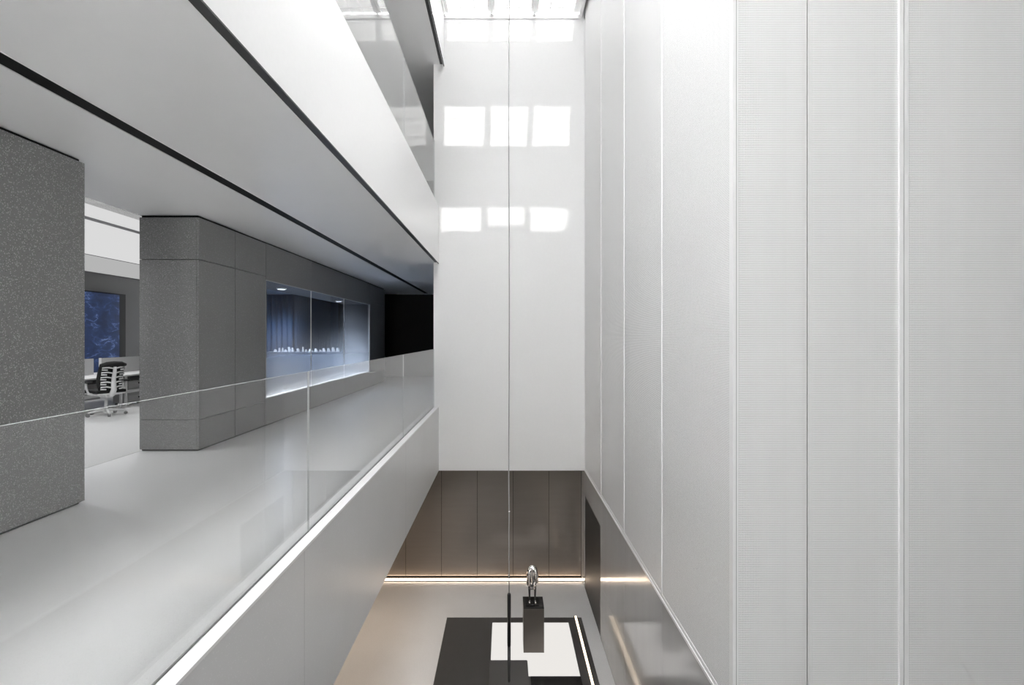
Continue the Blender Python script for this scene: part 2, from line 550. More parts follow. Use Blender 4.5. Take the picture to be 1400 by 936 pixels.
wb = struct(empty('added_window_3', (0.5, Y_NEAR - 0.1, 2.6)), 'unseen frosted facade window added behind the camera to light the void', 'window')  # unseen facade glazing, added to light the void more evenly
for a in range(3):
    x0 = -4.2 + a * 1.2
    for z0_, z1_ in ((2.6, 4.07), (4.07, 7.3), (7.3, 8.5), (8.5, 12.7)):
        me = bpy.data.meshes.new('pane')
        me.from_pydata([(0, 0, 0), (1.2, 0, 0), (1.2, 0, z1_ - z0_), (0, 0, z1_ - z0_)], [], [(0, 1, 2, 3)])
        link('pane', me, M['added_facade'], wb, Vector((x0, Y_NEAR - 0.1, z0_)) - wb.location)
    box('mullion', x0 - 0.03, x0 + 0.03, Y_NEAR - 0.16, Y_NEAR - 0.02, 2.6, 12.7, M['white_metal'], wb)

# ------------------------------------------------------------------ setting: corridor storey
fs_ = struct(multibox('floor_corridor', [(-5.0, -1.585, Y_NEAR, Y_END, Z_FLOOR - 0.3, Z_FLOOR)], M['floor']), 'pale polished corridor floor behind the glass balustrade', 'floor')
sl = struct(box('trim_slab_face', X_EDGE - 0.1, X_EDGE, Y_NEAR, Y_BACK, Z_SLAB1_BOT, Z_FLOOR - 0.012, M['slab_face']), 'grey stone slab edge below the balustrade', 'trim')
for y in (-0.1, 3.55, 7.2):
    box('face_joint', X_EDGE - 0.001, X_EDGE + 0.0006, y, y + 0.004, Z_SLAB1_BOT, Z_FLOOR - 0.012, M['concrete'], sl)
struct(box('trim_ledge', X_EDGE - 0.085, X_EDGE + 0.002, Y_NEAR, Y_BACK, Z_FLOOR - 0.012, Z_FLOOR + 0.008, M['white_metal']), 'white ledge strip along the foot of the corridor balustrade', 'trim')
struct(box('trim_glass_channel', -1.585, X_EDGE - 0.086, Y_NEAR, Y_BACK, Z_SLAB1_BOT, Z_FLOOR - 0.01, M['dark_trim']), 'dark channel holding the balustrade glass', 'trim')
cl = struct(multibox('ceiling_corridor', [(-2.93, -1.56, Y_NEAR, Y_END, Z_CEIL, Z_CEIL + 0.3), (-4.97, -3.07, Y_NEAR, Y_END, Z_CEIL, Z_CEIL + 0.3)], M['ceiling']), 'smooth grey-white corridor ceiling', 'ceiling')
struct(box('trim_ceiling_slot', -3.07, -2.93, Y_NEAR, Y_END, Z_CEIL + 0.003, Z_CEIL + 0.3, M['black']), 'black light slot running along the corridor ceiling', 'trim')
for x0, x1 in ((-3.075, -3.068), (-2.932, -2.925)):
    struct(box('trim_slot_edge', x0, x1, Y_NEAR, Y_END - 0.3, Z_CEIL - 0.003, Z_CEIL + 0.004, M['white_metal']), 'thin white edge of the black ceiling slot', 'trim')
# upper fascia
struct(box('trim_fascia', X_EDGE - 0.02, X_EDGE, Y_NEAR, Y_BACK, Z_F2_BOT, Z_F2_TOP, M['white_fascia']), 'white fascia band of the upper gallery', 'trim')
struct(box('trim_fascia_shadow_gap', -1.56, X_EDGE - 0.02, Y_NEAR, Y_BACK, Z_CEIL + 0.002, Z_CEIL + 0.3, M['dark_trim']), 'black shadow gap between corridor ceiling and white fascia', 'trim')
struct(box('trim_fascia_drip', X_EDGE - 0.012, X_EDGE + 0.004, Y_NEAR, Y_BACK, Z_F2_BOT - 0.012, Z_F2_BOT, M['dark_trim']), 'dark metal edge under the white fascia', 'trim')
struct(box('wall_corridor_end', -6.5, -1.4, Y_END, Y_END + 0.2, Z_FLOOR - 0.3, 13.3, M['black']), 'black wall at the far end of the corridor', 'wall')
we = struct(box('trim_end_bulkhead', -4.2, -1.588, Y_END - 0.35, Y_END, Z_CEIL - 0.012, Z_CEIL, M['ceiling']), 'pale bulkhead above the black corridor end', 'trim')
struct(box('wall_behind_end_wall', -1.588, -1.4, 11.2, Y_END, Z_FLOOR - 0.3, 13.3, M['office_wall']), 'side wall beyond the white end wall', 'wall')

# corridor stone wall with window
XW = -4.163
wl = struct(multibox('wall_left', [
    (-4.96, XW - 0.03, 6.61, 8.40, Z_FLOOR, Z_CEIL), (-4.96, XW - 0.03, 8.40, 14.94, Z_FLOOR, E - 1.11), (-4.96, XW - 0.03, 8.40, 14.94, E + 1.02, Z_CEIL),
    (-4.96, XW - 0.03, 14.94, 16.78, Z_FLOOR, Z_CEIL)], M['black']), 'grey terrazzo corridor wall with a wide lit window', 'wall')
zb, zt = Z_FLOOR + 0.022, Z_CEIL - 0.03
zr = [zb, E - 1.13, E + 1.05, zt]
gp = 0.004
for a, b_ in ((6.58, 7.47), (7.47, 8.43)):
    for z0, z1 in zip(zr[:-1], zr[1:]):
        box('stone_panel', XW - 0.03, XW, a + gp, b_ - gp, z0 + gp, z1 - gp, M['stone'], wl)
for a, b_ in ((8.43, 10.46), (10.46, 12.6), (12.6, 14.91)):
    box('stone_panel', XW - 0.03, XW, a + gp, b_ - gp, zb, E - 1.08, M['stone'], wl)
    box('stone_panel', XW - 0.03, XW, a + gp, b_ - gp, E + 0.99, zt, M['stone'], wl)
for z0, z1 in zip(zr[:-1], zr[1:]):
    box('stone_panel', XW - 0.03, XW, 14.91 + gp, 16.8, z0 + (gp if z0 > zb else 0), z1 - gp, M['stone'], wl)
for z0, z1 in zip(zr[:-1], zr[1:]):   # end facing the camera
    box('stone_panel', -4.97, XW - 0.032, 6.58, 6.61, z0 + gp, z1 - gp, M['stone'], wl)
# near stone wall
XN = -3.95
wn = struct(box('wall_near_left', -4.9, XN - 0.03, Y_NEAR, 4.52, Z_FLOOR, Z_CEIL, M['black']), 'grey terrazzo wall at the left edge beside the office opening', 'wall')
for a, b_ in ((Y_NEAR, 0.2), (0.2, 4.55)):
    box('stone_panel', XN - 0.03, XN, a + gp, b_ - gp, zb, zt, M['stone'], wn)
box('stone_panel', -4.9, XN - 0.03, 4.52, 4.55, zb, zt, M['stone'], wn)

# window with three panes
wd = struct(empty('window_1', (XW - 0.02, 11.67, E - 1.09)), 'wide three-pane window with frosted film and lit sill in the stone wall', 'window')
WY = (8.43, 10.46, 12.6, 14.91)
for a, b_ in zip(WY[:-1], WY[1:]):
    box('pane', XW - 0.034, XW - 0.024, a + 0.008, b_ - 0.008, E - 1.075, E + 0.985, M['win_glass'], wd)
for y in WY[1:-1]:
    box('glazing_joint', XW - 0.035, XW - 0.022, y - 0.01, y + 0.01, E - 1.075, E + 0.985, M['white_metal'], wd)
for n, q in (('frame_rail', (XW - 0.04, XW + 0.001, 8.43, 14.91, E + 0.985, E + 0.995)), ('frame_rail', (XW - 0.04, XW + 0.001, 8.43, 14.91, E - 1.085, E - 1.075)),
             ('frame_stile', (XW - 0.04, XW + 0.001, 8.425, 8.437, E - 1.085, E + 0.995)), ('frame_stile', (XW - 0.04, XW + 0.001, 14.903, 14.915, E - 1.085, E + 0.995))):
    box(n, *q, M['drawer'], wd)
box('window_sill', -4.96, XW - 0.045, 8.42, 14.92, E - 1.11, E - 1.08, M['white'], wd)
box('sill_light', XW - 0.11, XW - 0.05, 8.5, 14.85, E - 1.08, E - 1.068, M['led_white'], wd)
box('window_reveal', -4.95, XW - 0.04, 14.915, 14.94, E - 1.08, E + 0.99, M['office_wall'], wd)
box('window_reveal', -4.95, XW - 0.04, 8.40, 8.425, E - 1.08, E + 0.99, M['office_wall'], wd)
box('window_reveal', -4.95, XW - 0.04, 8.42, 14.92, E + 0.99, E + 1.02, M['office_wall'], wd)

# blue room behind the window
struct(multibox('floor_blue_room', [(-6.2, -4.96, 9.9, 24, Z_FLOOR - 0.3, Z_FLOOR + 0.002), (-8.5, -6.2, 12.6, 24, Z_FLOOR - 0.3, Z_FLOOR + 0.002)], M['blue_floor']), 'carpet of the blue room behind the window', 'floor')
struct(multibox('ceiling_blue_room', [(-6.2, -4.96, 9.9, 24, E + 1.35, E + 1.5), (-8.5, -6.2, 12.6, 24, E + 1.35, E + 1.5)], M['blue_ceiling']), 'blue-grey ceiling behind the window', 'ceiling')
fold = []
def curtain(name, p0, p1, z0, z1, mat, amp=0.03, per=0.16):
    p0, p1 = Vector(p0), Vector(p1)
    L = (p1 - p0).length
    d = (p1 - p0).normalized()
    nrm = Vector((-d.y, d.x, 0))
    n = int(L / (per / 8))
    vs, fs = [], []
    for i in range(n + 1):
        s = L * i / n
        q = p0 + d * s + nrm * amp * math.sin(2 * math.pi * s / per + 0.8 * math.sin(s * 2.1))
        vs += [(q.x, q.y, z0), (q.x, q.y, z1)]
    for i in range(n):
        fs.append((2 * i, 2 * i + 2, 2 * i + 3, 2 * i + 1))
    c = (p0 + p1) / 2
    me = bpy.data.meshes.new(name)
    me.from_pydata([(v[0] - c.x, v[1] - c.y, v[2] - z0) for v in vs], [], fs)
    for p in me.polygons:
        p.use_smooth = True
    o = link(name, me, mat, None, (c.x, c.y, z0))
    so = o.modifiers.new('cloth', 'SOLIDIFY')
    so.thickness = 0.004
    return o
struct(box('wall_blue_room_back', -8.5, -6.8, 15.5, 24, Z_FLOOR, E + 1.35, M['navy']), 'navy wall mass of the blue room', 'wall')
tag(curtain('curtain', (-8.45, 15.4, 0), (-6.75, 15.4, 0), Z_FLOOR + 0.02, E + 1.34, M['navy']), 'navy blue curtain across the room behind the window, facing the corridor', 'curtain')
tag(curtain('curtain', (-6.7, 15.45, 0), (-6.7, 23.6, 0), Z_FLOOR + 0.02, E + 1.34, M['navy']), 'navy blue curtain receding beside the window room passage', 'curtain')
struct(box('wall_blue_room_end', -6.8, -4.9, 23.8, 24, Z_FLOOR, E + 1.35, M['navy']), 'far end wall of the blue room', 'wall')
struct(multibox('wall_blue_room_near', [(-6.3, -4.97, 9.8, 9.9, Z_FLOOR, Z_CEIL + 0.14), (-6.3, -6.2, 9.9, 12.5, Z_FLOOR, Z_CEIL + 0.14), (-8.6, -6.2, 12.5, 12.6, Z_FLOOR, Z_CEIL + 0.14), (-8.6, -8.5, 12.6, 15.5, Z_FLOOR, Z_CEIL + 0.14)], M['office_wall']), 'stepped partition between office and blue room', 'wall')
struct(box('wall_blue_room_right', -4.97, -4.9, 16.8, 24, Z_FLOOR, Z_CEIL, M['navy']), 'inner right wall of the blue room', 'wall')
def downlight(x, y, z, label, energy=1500, col=(0.62, 0.78, 1.0), group='downlights in the window soffit', k=1.0):
    e_ = empty('downlight', (x, y, z - 0.03 * k))
    lathe_obj('trim_ring', [(0.0, 0.0), (0.12 * k, 0.0), (0.13 * k, 0.012 * k), (0.13 * k, 0.03 * k)], M['white_metal'], e_)
    lathe_obj('lens', [(0.0, -0.004), (0.1 * k, -0.004), (0.1 * k, 0.0)], M['down_led'], e_)
    l = bpy.data.lights.new('downlight_beam', 'SPOT')
    l.energy = energy
    l.spot_size = math.radians(160)
    l.spot_blend = 1.0
    l.shadow_soft_size = 0.08
    l.color = col
    lo = bpy.data.objects.new('downlight_beam', l)
    C.objects.link(lo)
    lo.parent = e_
    lo.location = (0, 0, -0.02)
    tag(e_, label, 'downlight', group)
downlight(-4.57, 9.9, E + 0.99, 'round white downlight in the window soffit above the left pane', 7, (0.9, 0.95, 1.0), k=0.75)
downlight(-4.58, 13.35, E + 0.99, 'round white downlight in the window soffit above the right pane', 7, (0.9, 0.95, 1.0), k=0.75)
l = bpy.data.lights.new('added_room_lamp', 'SPOT')  # unseen lamp added to brighten the blue room
l.energy = 900
l.spot_size = math.radians(160)
l.spot_blend = 1.0
l.shadow_soft_size = 0.1
l.color = (0.70, 0.82, 1.0)
lo = bpy.data.objects.new('added_room_lamp', l)
C.objects.link(lo)
lo.location = (-6.2, 13.5, E + 1.3)

# tall counter with small pale pieces
ct = empty('display_counter', (-6.2, 15.15, Z_FLOOR))
box('counter_top', -7.4, -5.02, 14.95, 15.33, E - 0.50, E - 0.47, M['pale_blue'], ct)
box('counter_front', -7.38, -5.04, 14.98, 15.0, Z_FLOOR, E - 0.50, M['pale_blue'], ct)
box('counter_end', -5.06, -5.04, 15.0, 15.3, Z_FLOOR, E - 0.50, M['pale_blue'], ct)
tag(ct, 'tall slate blue counter inside the blue room behind the window', 'counter')
xx = -7.2
shapes = 0
while xx < -5.15:
    wd_ = random.uniform(0.05, 0.13)
    h = random.uniform(0.06, 0.17)
    e_ = empty('scale_model', (xx + wd_ / 2, 15.1, E - 0.47))
    lbox('base', -wd_ / 2, wd_ / 2, -0.04, 0.04, 0, 0.02, M['white'], e_)
    lbox('tower', -wd_ / 3, wd_ / 4, -0.03, 0.03, 0.02, h, M['white'], e_)
    lbox('wing', wd_ / 4, wd_ / 2, -0.025, 0.025, 0.02, h * 0.55, M['white'], e_)
    tag(e_, 'small white block model in the row on the blue room counter', 'model', 'white block models on the counter')
    xx += wd_ + random.uniform(0.02, 0.09)

# office behind the opening
struct(box('floor_office', -10.9, -4.97, Y_NEAR, 24, Z_FLOOR - 0.32, Z_FLOOR - 0.001, M['carpet']), 'pale office floor beyond the threshold', 'floor')
struct(box('trim_threshold', -4.99, -4.965, 4.5, 6.6, Z_FLOOR - 0.01, Z_FLOOR + 0.002, M['drawer']), 'thin metal threshold between corridor and office floors', 'trim')
struct(box('wall_office_back', -10.85, -10.65, Y_NEAR, 24, Z_FLOOR, Z_CEIL + 0.3, M['office_wall']), 'dark grey office wall behind the video screen', 'wall')
struct(box('wall_office_near', -10.65, -4.9, Y_NEAR, Y_NEAR + 0.1, Z_FLOOR, Z_CEIL, M['office_wall']), 'office end wall out of sight', 'wall')
oc = struct(multibox('ceiling_office', [(-10.65, -4.97, Y_NEAR, 7.2, Z_CEIL + 0.14, Z_CEIL + 0.3), (-10.65, -4.97, 7.2, 24, Z_CEIL + 0.14, Z_CEIL + 0.3)], M['ceiling']), 'white office ceiling', 'ceiling')
box('luminous_panel', -5.75, -5.0, Y_NEAR, 16, Z_CEIL, Z_CEIL + 0.04, M['lum_ceiling'], oc)
box('ceiling_slot', -5.92, -5.75, Y_NEAR, 16, Z_CEIL + 0.005, Z_CEIL + 0.05, M['drawer'], oc)
box('luminous_panel', -8.36, -5.92, Y_NEAR, 16, Z_CEIL, Z_CEIL + 0.04, M['lum_ceiling'], oc)
box('ceiling_slot', -8.44, -8.36, Y_NEAR, 16, Z_CEIL + 0.005, Z_CEIL + 0.05, M['black'], oc)
box('ceiling_board', -10.55, -8.44, Y_NEAR, 16, Z_CEIL, Z_CEIL + 0.04, M['lum_ceiling_low'], oc)
box('ceiling_slot', -10.65, -10.55, Y_NEAR, 16, Z_CEIL + 0.005, Z_CEIL + 0.05, M['black'], oc)

for y in (5.5, 8.0, 10.5):
    for x, en in ((-5.83, 120), (-8.4, 120)):
        l = bpy.data.lights.new('added_office_lamp', 'SPOT')  # unseen spot added to brighten the office floor
        l.energy = en
        l.spot_size = math.radians(150)
        l.spot_blend = 1.0
        l.shadow_soft_size = 0.05
        lo = bpy.data.objects.new('added_office_lamp', l)
        C.objects.link(lo)
        lo.parent = oc
        lo.location = Vector((x, y, Z_CEIL - 0.01)) - wloc(oc)

# ------------------------------------------------------------------ setting: upper gallery and roof
struct(box('floor_gallery', -5.0, X_EDGE - 0.02, Y_NEAR, Y_END, Z_F2_TOP - 0.3, Z_F2_TOP - 0.005, M['floor']), 'upper gallery floor', 'floor')
struct(box('ceiling_gallery', -5.0, -1.445, Y_NEAR, Y_END, Z_CEIL2, Z_CEIL2 + 0.3, M['ceiling']), 'grey upper gallery ceiling', 'ceiling')
struct(box('wall_gallery_left', -5.2, -5.0, Y_NEAR, Y_END, Z_CEIL, 13.3, M['stone']), 'upper gallery inner wall', 'wall')
struct(box('trim_upper_fascia', -1.376, -1.353, Y_NEAR, Y_BACK, Z_F3_BOT, 13.05, M['white_fascia']), 'white fascia band under the skylight', 'trim')
struct(box('trim_upper_shadow_gap', -1.445, -1.376, Y_NEAR, Y_BACK, Z_CEIL2 + 0.002, Z_CEIL2 + 0.3, M['dark_trim']), 'black shadow gap under the upper fascia', 'trim')
struct(box('trim_upper_drip', -1.366, -1.349, Y_NEAR, Y_BACK, Z_F3_BOT - 0.014, Z_F3_BOT, M['dark_trim']), 'dark metal edge under the upper fascia', 'trim')
struct(multibox('ceiling_roof', [(-12.5, -1.36, Y_NEAR - 0.2, 24.2, 13.3, 13.5), (-1.36, 5.4, Y_BACK + 0.1, 24.2, 13.3, 13.5), (X_R - 0.07, 5.4, Y_NEAR - 0.2, Y_BACK + 0.1, 13.05, 13.5)], M['white']), 'white roof slab around the skylight', 'ceiling')

def sheet(name, x0, x1, y0, y1, z, mat, parent):
    me = bpy.data.meshes.new(name)
    hx, hy = (x1 - x0) / 2, (y1 - y0) / 2
    me.from_pydata([(-hx, -hy, 0), (hx, -hy, 0), (hx, hy, 0), (-hx, hy, 0)], [], [(0, 1, 2, 3)])
    return link(name, me, mat, parent, Vector(((x0 + x1) / 2, (y0 + y1) / 2, z)) - wloc(parent))

# skylight: frame bars, clear panes, roof boards; frosted panels and louvres added for light
def skylight():
    r = struct(empty('window_2', (0.15, 3.4, Z_SKY)), 'white framed glass skylight over the void', 'window')
    wm = M['white_metal']
    z0, z1 = Z_SKY, Z_SKY + 0.14
    X0, X1 = -1.353, 1.65
    box('frame_beam', X1, X1 + 0.07, Y_NEAR, Y_BACK, Z_SKY, Z_SKY + 0.3, wm, r)
    box('frame_beam', X0, X0 + 0.03, Y_NEAR, Y_BACK, Z_SKY, Z_SKY + 0.14, wm, r)
    box('frame_beam', X0, X1, Y_BACK - 0.03, Y_BACK, Z_SKY - 0.03, Z_SKY + 0.06, wm, r)
    # rows of clear panes (distance from the end wall, in metres)
    cols = [(-1.257, -0.37), (-0.216, 0.583), (0.74, 1.534)]
    rows = [(0.0, 0.605, 0.605), (2.083, 2.94, 2.94), (4.335, 4.85, 4.71)]
    bars = [X0 + 0.03, -0.293, 0.6615, X1]
    for x in bars[1:-1]:
        box('glazing_bar', x - 0.022, x + 0.022, 4.85, Y_BACK - 0.03, z0, z1, wm, r)
    for (a, b_, bm_) in rows:
        for k, (c0, c1) in enumerate(cols):
            bb = bm_ if k == 1 else b_
            ya, yb = Y_BACK - bb, Y_BACK - max(a, 0.03)
            box('pane', c0 - 0.05, c1 + 0.05, ya, yb, z0 + 0.09, z0 + 0.098, M['solar_glass'], r)
            for f in (1 / 3, 2 / 3):
                x = c0 + (c1 - c0) * f
                box('muntin', x - 0.005, x + 0.005, ya, yb, z0 + 0.08, z0 + 0.09, wm, r)
            for f in (0.2, 0.7):
                y = ya + (yb - ya) * f
                box('muntin', c0, c1, y - 0.005, y + 0.005, z0 + 0.08, z0 + 0.09, wm, r)
            # white ceramic border printed round each pane
            L_ = bars[k] + (0.0 if k == 0 else 0.022)
            R_ = bars[k + 1] - (0.0 if k == 2 else 0.022)
            box('pane_border', L_, c0, ya - 0.012, yb, z0 + 0.081, z0 + 0.0895, M['frosted'], r)
            box('pane_border', c1, R_, ya - 0.012, yb, z0 + 0.081, z0 + 0.0895, M['frosted'], r)
            if bb != b_:
                box('pane_border', L_, R_, Y_BACK - b_ - 0.012, ya, z0 + 0.081, z0 + 0.0895, M['frosted'], r)
    for a, b_ in ((0.605, 2.083), (2.94, 4.335), (4.85, 5.95)):
        sheet('frosted_panel', X0, X1 + 0.07, Y_BACK - b_, Y_BACK - a, z0 + 0.09, M['frosted'], r)  # unseen sheets, made translucent to spread light along the void
    # glazed field over the near part, shaded by louvre blades, added out of view to block the sun
    yend = Y_BACK - 5.95
    for x in (-0.35, 0.65):
        box('glazing_bar', x - 0.022, x + 0.022, Y_NEAR, yend, z0, z1, wm, r)
    n = 3
    yst = 0.9
    st = (yend - yst) / n
    box('roof_board', X0, X1 + 0.07, Y_NEAR, yst, z0 + 0.03, z0 + 0.09, M['white'], r)
    for k in range(n):
        a, b_ = yst + k * st, yst + (k + 1) * st
        box('glazing_bar', X0, X1, b_ - 0.02, b_ + 0.02, z0, z1, wm, r)
        for c0, c1 in ((X0 + 0.03, -0.372), (-0.328, 0.628), (0.672, X1)):
            box('pane', c0, c1, a + 0.02, b_ - 0.02, z0 + 0.09, z0 + 0.098, M['sky_glass'], r)
    return r
sk = skylight()
k = 0
y = -0.3
while y < Y_BACK - 5.92:
    box('added_louvre_blade', -1.5, 1.75, y, y + 0.02, 13.08, 13.85, M['added_louvre'], sk)  # unseen blade added to keep direct sun out of the void
    y += 0.7
struct(box('trim_roof_kerb', -1.5, -1.353, Y_NEAR, Y_BACK, 13.05, 13.4, M['white']), 'white roof kerb along the skylight', 'trim')

# ------------------------------------------------------------------ glass balustrades
def balustrade(x, z0, z1, ys, label, ybase):
    r = empty('glass_balustrade', (x, 4.0, z0))
    for a, b_ in zip(ys[:-1], ys[1:]):
        o = box('glass_pane', x - 0.006, x + 0.006, a + 0.003, b_ - 0.003, z0, z1, [M['glass'], M['glass_edge']], r)
        # top and upright cut edges carry the paler edge material
        for p in o.data.polygons:
            if abs(p.normal.x) < 0.5:
                p.material_index = 1
    tag(r, label, 'balustrade')
    return r
balustrade(-1.572, Z_FLOOR - 0.009, E - 0.278, (Y_NEAR, 0.24, 3.87, 7.5, 10.74), 'clear frameless glass balustrade along the corridor floor edge', 0)
balustrade(-1.56, Z_F2_TOP, E + 4.32, (Y_NEAR, 0.24, 3.87, 7.5, 10.74), 'clear glass balustrade of the upper gallery above the white fascia', 0)

# ------------------------------------------------------------------ lobby furnishings
o = empty('light_strip', (-2.5, 11.2, 0))
box('housing', -8.9, X_R - 0.006, 11.12, 11.24, 0.0, 0.012, M['dark_trim'], o)
box('diffuser', -8.9, X_R - 0.008, 11.14, 11.19, 0.012, 0.04, M['led'], o)
tag(o, 'warm light strip running along the foot of the taupe lobby wall', 'light strip')

pf = tag(box('floor_platform', -1.155, 1.535, 2.0, 9.68, 0.0, 0.012, M['dark_stone'], None, 0.002), 'dark stone floor platform under the plinth in the lobby', 'platform')
lf = empty('floor_light', (0.5, 8.7, 0.012))
box('panel_field', -0.242, 0.385, 8.40, 9.49, 0.0125, 0.02, M['light_floor'], lf)
box('panel_field', 0.385, 1.25, 8.0, 9.49, 0.0125, 0.02, M['light_floor'], lf)
tag(lf, 'glowing white L-shaped floor panel around the dark plinth', 'light panel')
o = empty('light_strip', (1.42, 6.0, 0.012))
box('channel', 1.385, 1.46, 2.2, 9.72, 0.0005, 0.016, M['dark_trim'], o)
box('diffuser', 1.403, 1.442, 2.21, 9.71, 0.016, 0.026, M['led_floor'], o)
tag(o, 'warm light line in the floor beside the steel wall and dark door', 'light strip')

def bench(name, x0, x1, y0, y1, h, m, label):
    r = empty(name, ((x0 + x1) / 2, (y0 + y1) / 2, 0.012))
    box('seat_top', x0, x1, y0, y1, h - 0.03, h, m, r, 0.003)
    box('body', x0 + 0.01, x1 - 0.01, y0 + 0.01, y1 - 0.01, 0.0125, h - 0.03, m, r)
    tag(r, label, 'bench')
bench('low_bench', -0.245, 0.38, 6.2, 8.08, 0.22, M['bench_stone'], 'low dark grey stone bench at the bottom left of the glowing panel')
bench('low_bench', 0.42, 1.24, 6.2, 7.88, 0.10, M['black_gloss'], 'low black block in front of the glowing panel, right of the grey bench')

pl = empty('plinth', (0.517, 8.768, 0.02))
box('shaft', 0.334, 0.70, 8.585, 8.952, 0.02, 0.80, M['bronze'], pl, 0.003)
box('cap', 0.334, 0.70, 8.585, 8.952, 0.80, 0.82, M['dark_gloss'], pl, 0.002)
tag(pl, 'square dark bronze plinth standing on the glowing floor panel', 'plinth')

def sculpture():
    r = empty('sculpture', (0.50, 8.76, 0.82))
    lbox('base_plate', -0.11, 0.11, -0.13, 0.13, 0.0, 0.022, M['black_gloss'], r, 0.003)
    # lobed upright body
    prof = [(0.025, 0.245), (0.058, 0.25), (0.064, 0.275), (0.055, 0.30), (0.066, 0.34), (0.092, 0.40), (0.105, 0.46), (0.108, 0.52), (0.103, 0.575), (0.088, 0.62), (0.06, 0.652), (0.025, 0.668), (0.004, 0.672)]
    seg = 48
    vs, fs = [], []
    fine = []
    for i in range(len(prof) - 1):
        for t in range(3):
            f = t / 3
            fine.append((prof[i][0] * (1 - f) + prof[i + 1][0] * f, prof[i][1] * (1 - f) + prof[i + 1][1] * f))
    fine.append(prof[-1])
    for rr, z in fine:
        k_ = max(0.0, min(1.0, (z - 0.27) / 0.1)) * max(0.0, min(1.0, (0.67 - z) / 0.06))
        for s in range(seg):
            th = 2 * math.pi * s / seg
            lob = 1 + 0.07 * k_ * math.cos(4 * th + math.pi) - 0.16 * k_ * math.exp(-((math.atan2(math.cos(th), -math.sin(th))) / 0.16) ** 2)
            vs.append((rr * lob * math.cos(th), rr * lob * math.sin(th) * 0.8, z))
    n = len(fine)
    for i in range(n - 1):
        for s in range(seg):
            fs.append((i * seg + s, i * seg + (s + 1) % seg, (i + 1) * seg + (s + 1) % seg, (i + 1) * seg + s))
    fs.append(tuple(range(seg))[::-1])
    fs.append(tuple((n - 1) * seg + s for s in range(seg)))
    me = bpy.data.meshes.new('body')
    me.from_pydata(vs, [], fs)
    for p in me.polygons:
        p.use_smooth = True
    link('body', me, M['chrome'], r)
    # two side strands, legs and feet
    for s in (-1, 1):
        tube_obj('strand', [(s * 0.05, -0.03, 0.27), (s * 0.075, -0.045, 0.34), (s * 0.082, -0.055, 0.42), (s * 0.072, -0.06, 0.52), (s * 0.04, -0.045, 0.63)], [0.014, 0.022, 0.03, 0.034, 0.014], M['chrome'], r)
        tube_obj('leg', [(s * 0.048, 0.0, 0.27), (s * 0.052, 0.005, 0.2), (s * 0.05, 0.01, 0.12), (s * 0.05, 0.0, 0.04), (s * 0.05, -0.004, 0.022)], [0.026, 0.02, 0.017, 0.014, 0.02], M['gunmetal'], r)
        tube_obj('foot', [(s * 0.05, 0.02, 0.034), (s * 0.052, -0.03, 0.038), (s * 0.054, -0.075, 0.032), (s * 0.054, -0.095, 0.028)], [0.012, 0.018, 0.017, 0.008], M['chrome'], r)
    tag(r, 'polished chrome abstract figure with two legs on the dark plinth', 'sculpture')
sculpture()

for q, y in enumerate((9.4, 6.4)):  # unseen lamps added to brighten the lobby floor
    downlight(-2.7, y, Z_SLAB1_BOT - 0.02, ('added unseen warm lobby downlight under the slab nearest the taupe wall', 'added unseen warm lobby downlight under the slab further from the taupe wall')[q], 110, (1.0, 0.80, 0.62), 'added lobby downlights')

# pendant hanging through the void
pd = empty('pendant_lamp', (0.058, 6.42, 1.05))
tz = E - 3.40
cab = []
for i in range(41):
    z = tz + (12.78 - tz) * i / 40
    dx = 0.004 * math.sin(z * 1.3) + (0.008 * math.exp(-((z - (E - 2.25)) / 0.12) ** 2))
    cab.append((dx, 0, z - 1.05))
tube_obj('cable', cab, 0.0075, M['cable'], pd, 8)
lathe_obj('upper_tube', [(0.0, tz - 1.05), (0.014, tz - 1.052), (0.024, tz - 1.07), (0.024, E - 4.1 - 1.05)][::-1], M['gunmetal'], pd, 20)
lathe_obj('lower_tube', [(0.0, 0.0), (0.02, 0.0), (0.021, 0.02), (0.021, E - 4.1 - 1.05), (0.0, E - 4.1 - 1.05)], M['gunmetal'], pd, 20)
lathe_obj('cable_bead', [(0.0, 0), (0.009, 0.004), (0.011, 0.011), (0.009, 0.018), (0.0, 0.022)], M['white_metal'], pd, 12, (0.002, 0, E - 2.33 - 1.05))
tag(pd, 'slim dark tube pendant on one long thin cable in the void', 'pendant lamp')

# ------------------------------------------------------------------ office furniture
ZF = Z_FLOOR
vsn = empty('video_wall', (-10.62, 10.5, E - 1.0))
box('picture', -10.60, -10.575, 6.0, 13.27, E - 1.0, E + 1.14, M['screen'], vsn)
box('frame', -10.65, -10.60, 5.8, 13.52, E - 1.05, E + 1.175, M['black'], vsn)
tag(vsn, 'large dark blue video wall showing creased waves in the office', 'screen')

